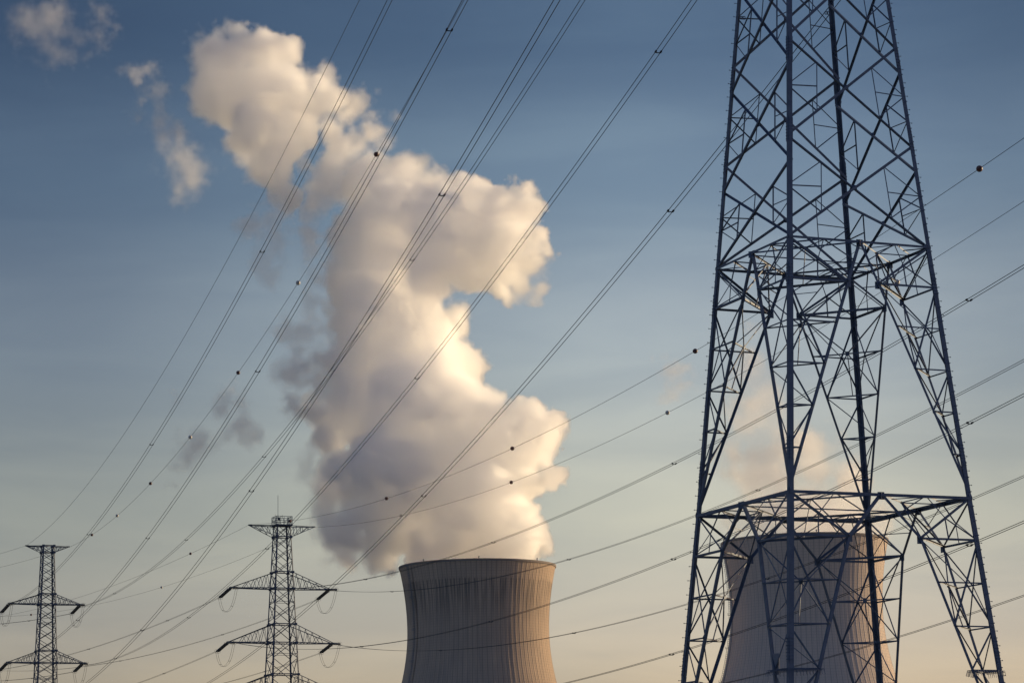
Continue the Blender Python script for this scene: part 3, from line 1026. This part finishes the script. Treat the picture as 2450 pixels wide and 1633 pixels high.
# marker balls -----------------------------------------------------------
BALLS = [
    (1, 293.8, 'd', 'dark marker ball on the steep earth wire over the plume, highest of its seven'),
    (1, 338.9, 'p', 'pale sunlit marker ball on the steep earth wire, second from its top'),
    (1, 383.2, 'd', 'dark marker ball on the steep earth wire, third of its seven from the top'),
    (1, 427.5, 'p', 'greyish marker ball on the steep earth wire, fourth and middle of its seven'),
    (1, 472.5, 'd', 'dark marker ball on the steep earth wire, fifth of its seven from the top'),
    (1, 518.0, 'p', 'half pale marker ball on the steep earth wire, second from its bottom'),
    (1, 558.7, 'd', 'dark marker ball touching the spacer of a twin conductor, lowest on the steep earth wire'),
    (8, 230.3, 'd', 'dark marker ball in open blue sky to the right of the near pylon'),
    (8, 300.2, 'd', 'dark marker ball close beside the left leg of the near pylon'),
    (8, 371.0, 'd', 'dark marker ball in front of the bright right edge of the plume'),
    (8, 441.8, 'd', 'dark marker ball before the lower plume, first on the upper wire after the antenna pylon'),
    (8, 517.0, 'd', 'dark marker ball touching the platform railing of the antenna pylon'),
    (9, 281.1, 'p', 'brownish marker ball seen through the right leg truss of the near pylon'),
    (9, 351.4, 'p', 'half lit marker ball in clear sky left of the near pylon, below a darker one'),
    (9, 421.9, 'd', 'dark marker ball on the lower sloping wire before the right half of the plume'),
    (9, 490.8, 'p', 'marker ball on the lower sloping wire where a steep twin conductor crosses it'),
    (16, 590.6, 'd', 'small dark marker ball on the thin wire left of the antenna pylon, upper of two'),
    (17, 653.1, 'p', 'small pale marker ball on the thin wire left of the antenna pylon, lower of two'),
    (17, 756.5, 'd', 'tiny marker ball beside the slender corner pylon near the picture edge'),
]
bm = bmesh.new()
bmesh.ops.create_uvsphere(bm, u_segments=24, v_segments=16, radius=0.3)
ball_me = bpy.data.meshes.new('marker_ball')
bm.to_mesh(ball_me)
bm.free()
for p in ball_me.polygons:
    p.use_smooth = True
ball_me.materials.append(BALL_DARK)
ball_me_p = ball_me.copy()
ball_me_p.materials.clear()
ball_me_p.materials.append(BALL_PALE)
for wi, y, kind, label in BALLS:
    o = bpy.data.objects.new('marker_ball', ball_me if kind == 'd' else ball_me_p)
    o.location = on_wire(WIRES[wi][1], y)
    COL.objects.link(o)
    tag(o, label, 'marker ball', 'aircraft marker balls on the earth wires')
    m = Mesh()
    d = (on_wire(WIRES[wi][1], y + 1) - on_wire(WIRES[wi][1], y)).normalized()
    c = Vector(o.location)
    for s in (-1, 1):
        m.rod(c + d * s * 0.27, c + d * s * 0.42, 0.06, 8)
    m.build('clamp', WIRE, o)

# ------------------------------------------------------------------ steam
VOX = 1.1

def pixel_point(px, py, d):
    """World point at depth d seen at (px, py) of a 2352-wide survey of the view; used to lay out the cloud masses."""
    f = LENS / 36.0 * 2352
    X, Y = px - 1176, py - 784
    cr, sr = math.cos(ROLL), math.sin(ROLL)
    X, Y = X * cr + Y * sr, -X * sr + Y * cr
    xc, yc = X / f, -Y / f
    c, s_ = math.cos(PITCH), math.sin(PITCH)
    y, z = c - yc * s_, s_ + yc * c
    return Vector((xc / y * d, d, EYE + z / y * d))


class Field:
    """Small helper to write geometry-node fields."""

    def __init__(self, name):
        self.ng = bpy.data.node_groups.new(name, 'GeometryNodeTree')
        self.ng.interface.new_socket('Geometry', in_out='INPUT', socket_type='NodeSocketGeometry')
        self.ng.interface.new_socket('Geometry', in_out='OUTPUT', socket_type='NodeSocketGeometry')
        self.node('NodeGroupInput')
        self.pos = self.node('GeometryNodeInputPosition').outputs[0]

    def node(self, t, **k):
        n = self.ng.nodes.new(t)
        for a, b in k.items():
            setattr(n, a, b)
        return n

    def put(self, sock, v):
        if isinstance(v, bpy.types.NodeSocket):
            self.ng.links.new(v, sock)
        else:
            sock.default_value = v

    def m(self, op, *args):
        n = self.node('ShaderNodeMath', operation=op)
        for i, v in enumerate(args):
            self.put(n.inputs[i], v)
        return n.outputs[0]

    def v(self, op, *args, scale=None, out=0):
        n = self.node('ShaderNodeVectorMath', operation=op)
        for i, a in enumerate(args):
            self.put(n.inputs[i], a)
        if scale is not None:
            self.put(n.inputs['Scale'], scale)
        return n.outputs[out]

    def noise(self, vec, scale, detail, rough, out=0):
        n = self.node('ShaderNodeTexNoise')
        n.inputs['Scale'].default_value = scale
        n.inputs['Detail'].default_value = detail
        n.inputs['Roughness'].default_value = rough
        self.put(n.inputs['Vector'], vec)
        return n.outputs[out]

    def smooth(self, v, a, b, lo=0.0, hi=1.0):
        n = self.node('ShaderNodeMapRange', interpolation_type='SMOOTHSTEP')
        self.put(n.inputs['Value'], v)
        self.put(n.inputs['From Min'], a)
        self.put(n.inputs['From Max'], b)
        self.put(n.inputs['To Min'], lo)
        self.put(n.inputs['To Max'], hi)
        return n.outputs[0]


def steam_depth(f, balls, amp, fine, join, freq=0.03):
    """Signed depth below the ragged surface of a heap of puffs (metres, positive inside)."""
    w = f.v('SUBTRACT', f.noise(f.pos, 0.02, 2, 0.5, 1), (0.5, 0.5, 0.5))
    p = f.v('ADD', f.pos, f.v('SCALE', w, scale=18.0))
    acc = None
    for c, r in balls:
        s = f.m('SUBTRACT', f.v('DISTANCE', p, tuple(c), out=1), r)
        acc = s if acc is None else f.m('SMOOTH_MIN', acc, s, join)
    n1 = f.m('SUBTRACT', f.noise(f.pos, freq, 9, 0.64), 0.5)
    n2 = f.m('SUBTRACT', f.noise(p, 0.125, 6, 0.62), 0.5)
    vo = f.node('ShaderNodeTexVoronoi', feature='SMOOTH_F1')
    vo.inputs['Scale'].default_value = 0.05
    vo.inputs['Detail'].default_value = 3.0
    vo.inputs['Roughness'].default_value = 0.62
    f.put(vo.inputs['Vector'], p)
    bil = f.m('SUBTRACT', 0.42, vo.outputs[0])
    return f.m('ADD', f.m('SUBTRACT', 3.0, acc), f.m('ADD', f.m('ADD', f.m('MULTIPLY', n1, amp), f.m('MULTIPLY', n2, amp * 0.5)), f.m('MULTIPLY', bil, fine)))


def steam_material(name, density, aniso=0.65, color=(0.998, 0.998, 0.998)):
    m = bpy.data.materials.new(name)
    m.use_nodes = True
    t = m.node_tree
    t.nodes.clear()
    o = t.nodes.new('ShaderNodeOutputMaterial')
    p = t.nodes.new('ShaderNodeVolumePrincipled')
    p.inputs['Color'].default_value = (*color, 1)
    p.inputs['Density'].default_value = density
    p.inputs['Anisotropy'].default_value = aniso
    t.links.new(p.outputs[0], o.inputs['Volume'])
    return m


def layout(puffs, d, spread, seed, grow=1.0):
    rng = random.Random(seed)
    out = []
    for q in puffs:
        x, y, r = q[:3]
        dz = q[3] if len(q) > 3 else rng.uniform(-spread, spread)
        k = d / 6000.0
        out.append((pixel_point(x, y, d + dz * k), r * k * grow))
    return out


def box_of(balls, pad):
    lo = Vector((min(c[i] - r for c, r in balls) - pad for i in range(3)))
    hi = Vector((max(c[i] + r for c, r in balls) + pad for i in range(3)))
    return lo, hi


def vapour(name, balls, mat, voxel, amp, fine, soft, join=5.0, parent=None, pad=10.0, bias=0.0, freq=0.03, lee=None):
    """A cloud of steam: a voxel grid whose density follows the ragged heap of puffs."""
    f = Field(name)
    t = steam_depth(f, balls, amp, fine, join, freq)
    lo_soft, hi_soft, sc_noise = soft
    # edges are crisp in some places and dissolve in others
    wob = f.smooth(f.noise(f.pos, 0.011, 2, 0.5), 0.4, 0.62, lo_soft, hi_soft)
    if lee:                                                # the shaded lee side frays out more softly
        sp = f.node('ShaderNodeSeparateXYZ')
        f.put(sp.inputs[0], f.pos)
        wob = f.m('ADD', wob, f.smooth(f.m('MULTIPLY', sp.outputs[0], -1.0), -lee[0], -lee[1], 0.0, lee[2]))
    dens = f.smooth(t, -0.6 - bias, wob)
    if sc_noise:
        dens = f.m('MULTIPLY', dens, f.smooth(f.noise(f.pos, 0.06, 5, 0.62), 0.36, 0.64, 1.0 - sc_noise, 1.0))
    lo, hi = box_of(balls, pad)
    vc = f.node('GeometryNodeVolumeCube')
    f.put(vc.inputs['Density'], dens)
    vc.inputs['Min'].default_value = lo
    vc.inputs['Max'].default_value = hi
    for i, ax in enumerate('XYZ'):
        vc.inputs['Resolution ' + ax].default_value = max(4, int((hi[i] - lo[i]) / voxel))
    sm = f.node('GeometryNodeSetMaterial')
    sm.inputs['Material'].default_value = mat
    f.ng.links.new(vc.outputs[0], sm.inputs[0])
    f.ng.links.new(sm.outputs[0], f.node('NodeGroupOutput').inputs[0])
    vol = bpy.data.volumes.new(name)
    vol.materials.append(mat)
    o = bpy.data.objects.new(name, vol)
    COL.objects.link(o)
    if parent is not None:
        o.parent = parent
        o.location = -world_loc(parent)
    o.modifiers.new('steam', 'NODES').node_group = f.ng
    return o


def dense_core(name, balls, mat, voxel, amp, fine, depth, join=5.0, keep=1500):
    """The opaque heart of a plume: a closed surface well below the visible edge of the steam."""
    f = Field(name)
    t = steam_depth(f, balls, amp, fine, join)
    lo, hi = box_of(balls, 6.0)
    vc = f.node('GeometryNodeVolumeCube')
    f.put(vc.inputs['Density'], f.m('MULTIPLY', f.smooth(t, depth - 6.0, depth + 6.0), 1.0))
    vc.inputs['Min'].default_value = lo
    vc.inputs['Max'].default_value = hi
    for i, ax in enumerate('XYZ'):
        vc.inputs['Resolution ' + ax].default_value = max(4, int((hi[i] - lo[i]) / voxel))
    vm = f.node('GeometryNodeVolumeToMesh')
    vm.inputs['Threshold'].default_value = 0.5
    f.ng.links.new(vc.outputs[0], vm.inputs[0])
    ss = f.node('GeometryNodeSetShadeSmooth')
    isl = f.node('GeometryNodeInputMeshIsland')
    cnt = f.node('GeometryNodeAccumulateField', domain='FACE')
    cnt.inputs['Value'].default_value = 1.0
    f.ng.links.new(isl.outputs['Island Index'], cnt.inputs['Group ID'])
    dl = f.node('GeometryNodeDeleteGeometry', domain='FACE')
    f.ng.links.new(vm.outputs[0], dl.inputs[0])
    f.put(dl.inputs['Selection'], f.m('LESS_THAN', cnt.outputs['Total'], float(keep)))
    f.ng.links.new(dl.outputs[0], ss.inputs[0])
    sm = f.node('GeometryNodeSetMaterial')
    sm.inputs['Material'].default_value = mat
    f.ng.links.new(ss.outputs[0], sm.inputs[0])
    f.ng.links.new(sm.outputs[0], f.node('NodeGroupOutput').inputs[0])
    me = bpy.data.meshes.new(name)
    me.materials.append(mat)
    o = bpy.data.objects.new(name, me)
    COL.objects.link(o)
    o.modifiers.new('steam', 'NODES').node_group = f.ng
    return o


CORE = material('dense_steam', (0.96, 0.96, 0.96), 1.0)
CORE.node_tree.nodes['Principled BSDF'].inputs['Specular IOR Level'].default_value = 0.0
PLUME = [(1000,1255,75),(1090,1240,80),(1180,1235,85),(1240,1262,40),(860,1258,60),(800,1240,55),(760,1272,32),(880,1290,25),
(790,1180,55),(850,1170,70),(960,1160,110),(1080,1150,120),(1180,1130,70),(1265,1275,20),
(830,1090,70),(920,1060,120),(1040,1050,130),(1150,1060,100),(1240,1000,70),(1255,1080,45),(1230,1130,35),(1205,960,50),
(760,960,60),(840,930,100),(960,940,140),(1080,930,80),(770,1000,45),
(760,880,50),(820,840,100),(920,820,130),(1030,850,90),(740,900,35),
(850,720,110),(950,740,100),(1020,770,50),
(800,640,80),(880,620,120),(980,620,90),(1060,620,70),
(800,540,70),(900,500,120),(1000,520,110),(1100,550,110),(1170,600,80),(1160,660,50),(1200,500,55),(1210,440,30),(1150,460,60),(1080,460,70),(1210,640,45),(1225,560,35),
(850,420,80),(940,400,65),(980,440,70),(1190,560,70),(1200,660,55),(1205,480,60),(1215,600,50),(1060,440,45),(770,1215,60),(745,1285,40),(745,1195,50),(800,1285,45),(860,1295,38),(705,960,42),(725,885,42),(1045,725,52),(760,1120,62),(790,1060,65),(745,1235,52),(715,1225,40),(735,1150,45),(750,1010,45),(760,850,55),(730,930,48),(830,1300,28),(1260,1020,45),(1265,1100,40)]
UPPER = [(500,130,75),(560,110,60),(620,120,60),(660,120,40),(530,70,25),(460,90,30),(520,220,90),(600,220,90),(680,230,80),(750,220,55),(790,260,40),(580,310,80),(660,320,70),(620,390,60),(650,440,45),(660,470,28),(800,240,42),(770,290,38),(700,300,40),(700,380,32)]
STEAM_D = 1500.0
pb = layout(PLUME, STEAM_D, 60, 3, 1.12)
ub = layout(UPPER, STEAM_D, 40, 4, 1.2)
THICK = steam_material('thick_steam', 0.4, 0.76)
THIN = steam_material('thin_steam', 0.13)
FAINT = steam_material('faint_steam', 0.06)
SOFT = steam_material('soft_steam', 0.1)
MID = steam_material('veil_steam', 0.17)
plume = dense_core('steam_plume', pb, CORE, 3.0, 22.0, 12.0, 20.0)
tag(plume, 'tall billowing cream plume rising from the dark stained cooling tower', 'steam plume', 'steam and cloud over the towers')
vapour('vapour', pb, THICK, VOX, 22.0, 12.0, (1.0, 11.0, 0.7), lee=(-75.0, -120.0, 7.0), parent=plume)
upper = dense_core('steam_cloud', ub, CORE, 3.0, 24.0, 11.0, 18.0)
tag(upper, 'high drifting head of the plume, a ragged cream cloud under the top edge', 'steam cloud', 'steam and cloud over the towers')
vapour('vapour', ub, THICK, VOX, 24.0, 11.0, (2.0, 16.0, 0.7), lee=(-130.0, -190.0, 10.0), parent=upper)
WISPS = [
    ([(700, 770, 62), (680, 850, 58), (720, 690, 50), (735, 630, 48), (690, 920, 45), (660, 740, 40)], THIN, -20.0, 'soft mauve fringe of steam on the shaded left flank of the plume'),
    ([(620, 560, 60), (600, 625, 48), (640, 505, 52), (700, 480, 55), (560, 525, 40), (690, 560, 45)], FAINT, -35.0, 'dim grey wisp hanging between the plume and its drifting head'),
    ([(500, 950, 65), (455, 1005, 55), (540, 1000, 52), (440, 1060, 42), (420, 925, 34), (550, 930, 40), (480, 1030, 50)], THIN, -75.0, 'dark torn wisp low in the sky left of the plume'),
    ([(690, 1070, 46), (725, 1045, 35)], FAINT, -60.0, 'tiny grey wisp above the antenna pylon'),
    ([(800, 335, 75), (850, 295, 62), (780, 285, 65), (885, 258, 36), (755, 390, 65), (910, 243, 24), (740, 450, 60), (820, 400, 60), (690, 470, 50), (720, 540, 45)], MID, 0.0, 'thin bluish veil joining the plume to its drifting head'),
    ([(330, 215, 52), (300, 175, 42), (380, 278, 40), (352, 245, 42), (398, 300, 30), (280, 165, 24)], THIN, 0.0, 'loose pale tuft of cloud left of the drifting head'),
    ([(420, 385, 68), (430, 422, 50), (405, 368, 42)], SOFT, 0.0, 'small round pinkish puff below the loose tuft'),
    ([(90, 60, 75), (185, 85, 65), (50, 100, 48), (220, 100, 48), (120, 105, 52), (215, 30, 35), (150, 40, 50)], FAINT, 0.0, 'faint peach smear of cloud in the upper left corner'),
    ([(1700, 1200, 75), (1780, 1190, 105), (1870, 1180, 115), (1960, 1200, 85), (1760, 1100, 100), (1850, 1070, 100), (1930, 1120, 85), (1700, 1110, 65)], SOFT, -85.0, 'glowing low steam behind the legs over the paler cooling tower'),
    ([(1740, 950, 95), (1720, 840, 75), (1790, 1010, 85), (1690, 1030, 65), (1740, 760, 50)], FAINT, -85.0, 'faint pink steam drifting up behind the near pylon'),
    ([(1545, 872, 48), (1580, 860, 32)], FAINT, 0.0, 'very faint pinkish puff in open sky left of the near pylon'),
]
for i, (puffs, mt_, off, label) in enumerate(WISPS):
    wb = layout(puffs, STEAM_D + off, 20, 20 + i, 1.15)
    wv = vapour('steam_wisp', wb, mt_, 1.7, 62.0, 10.0, (9.0, 22.0, 0.6), bias=-3.0, freq=0.045)
    tag(wv, label, 'steam wisp', 'steam and cloud over the towers')

# ------------------------------------------------------------------ thin evening air
HAZE = 0.00002
if HAZE:
    m = Mesh()
    lo, hi = Vector((-1500, -60, -1)), Vector((1500, 2200, 420))
    v = [(x, y, z) for z in (lo.z, hi.z) for x, y in ((lo.x, lo.y), (hi.x, lo.y), (hi.x, hi.y), (lo.x, hi.y))]
    m.add(v, [(3, 2, 1, 0), (4, 5, 6, 7), (0, 1, 5, 4), (1, 2, 6, 5), (2, 3, 7, 6), (3, 0, 4, 7)])
    hz = m.build('haze', steam_material('evening_air', HAZE, 0.0, (0.42, 0.66, 1.0)))
    tag(hz, kind='stuff')
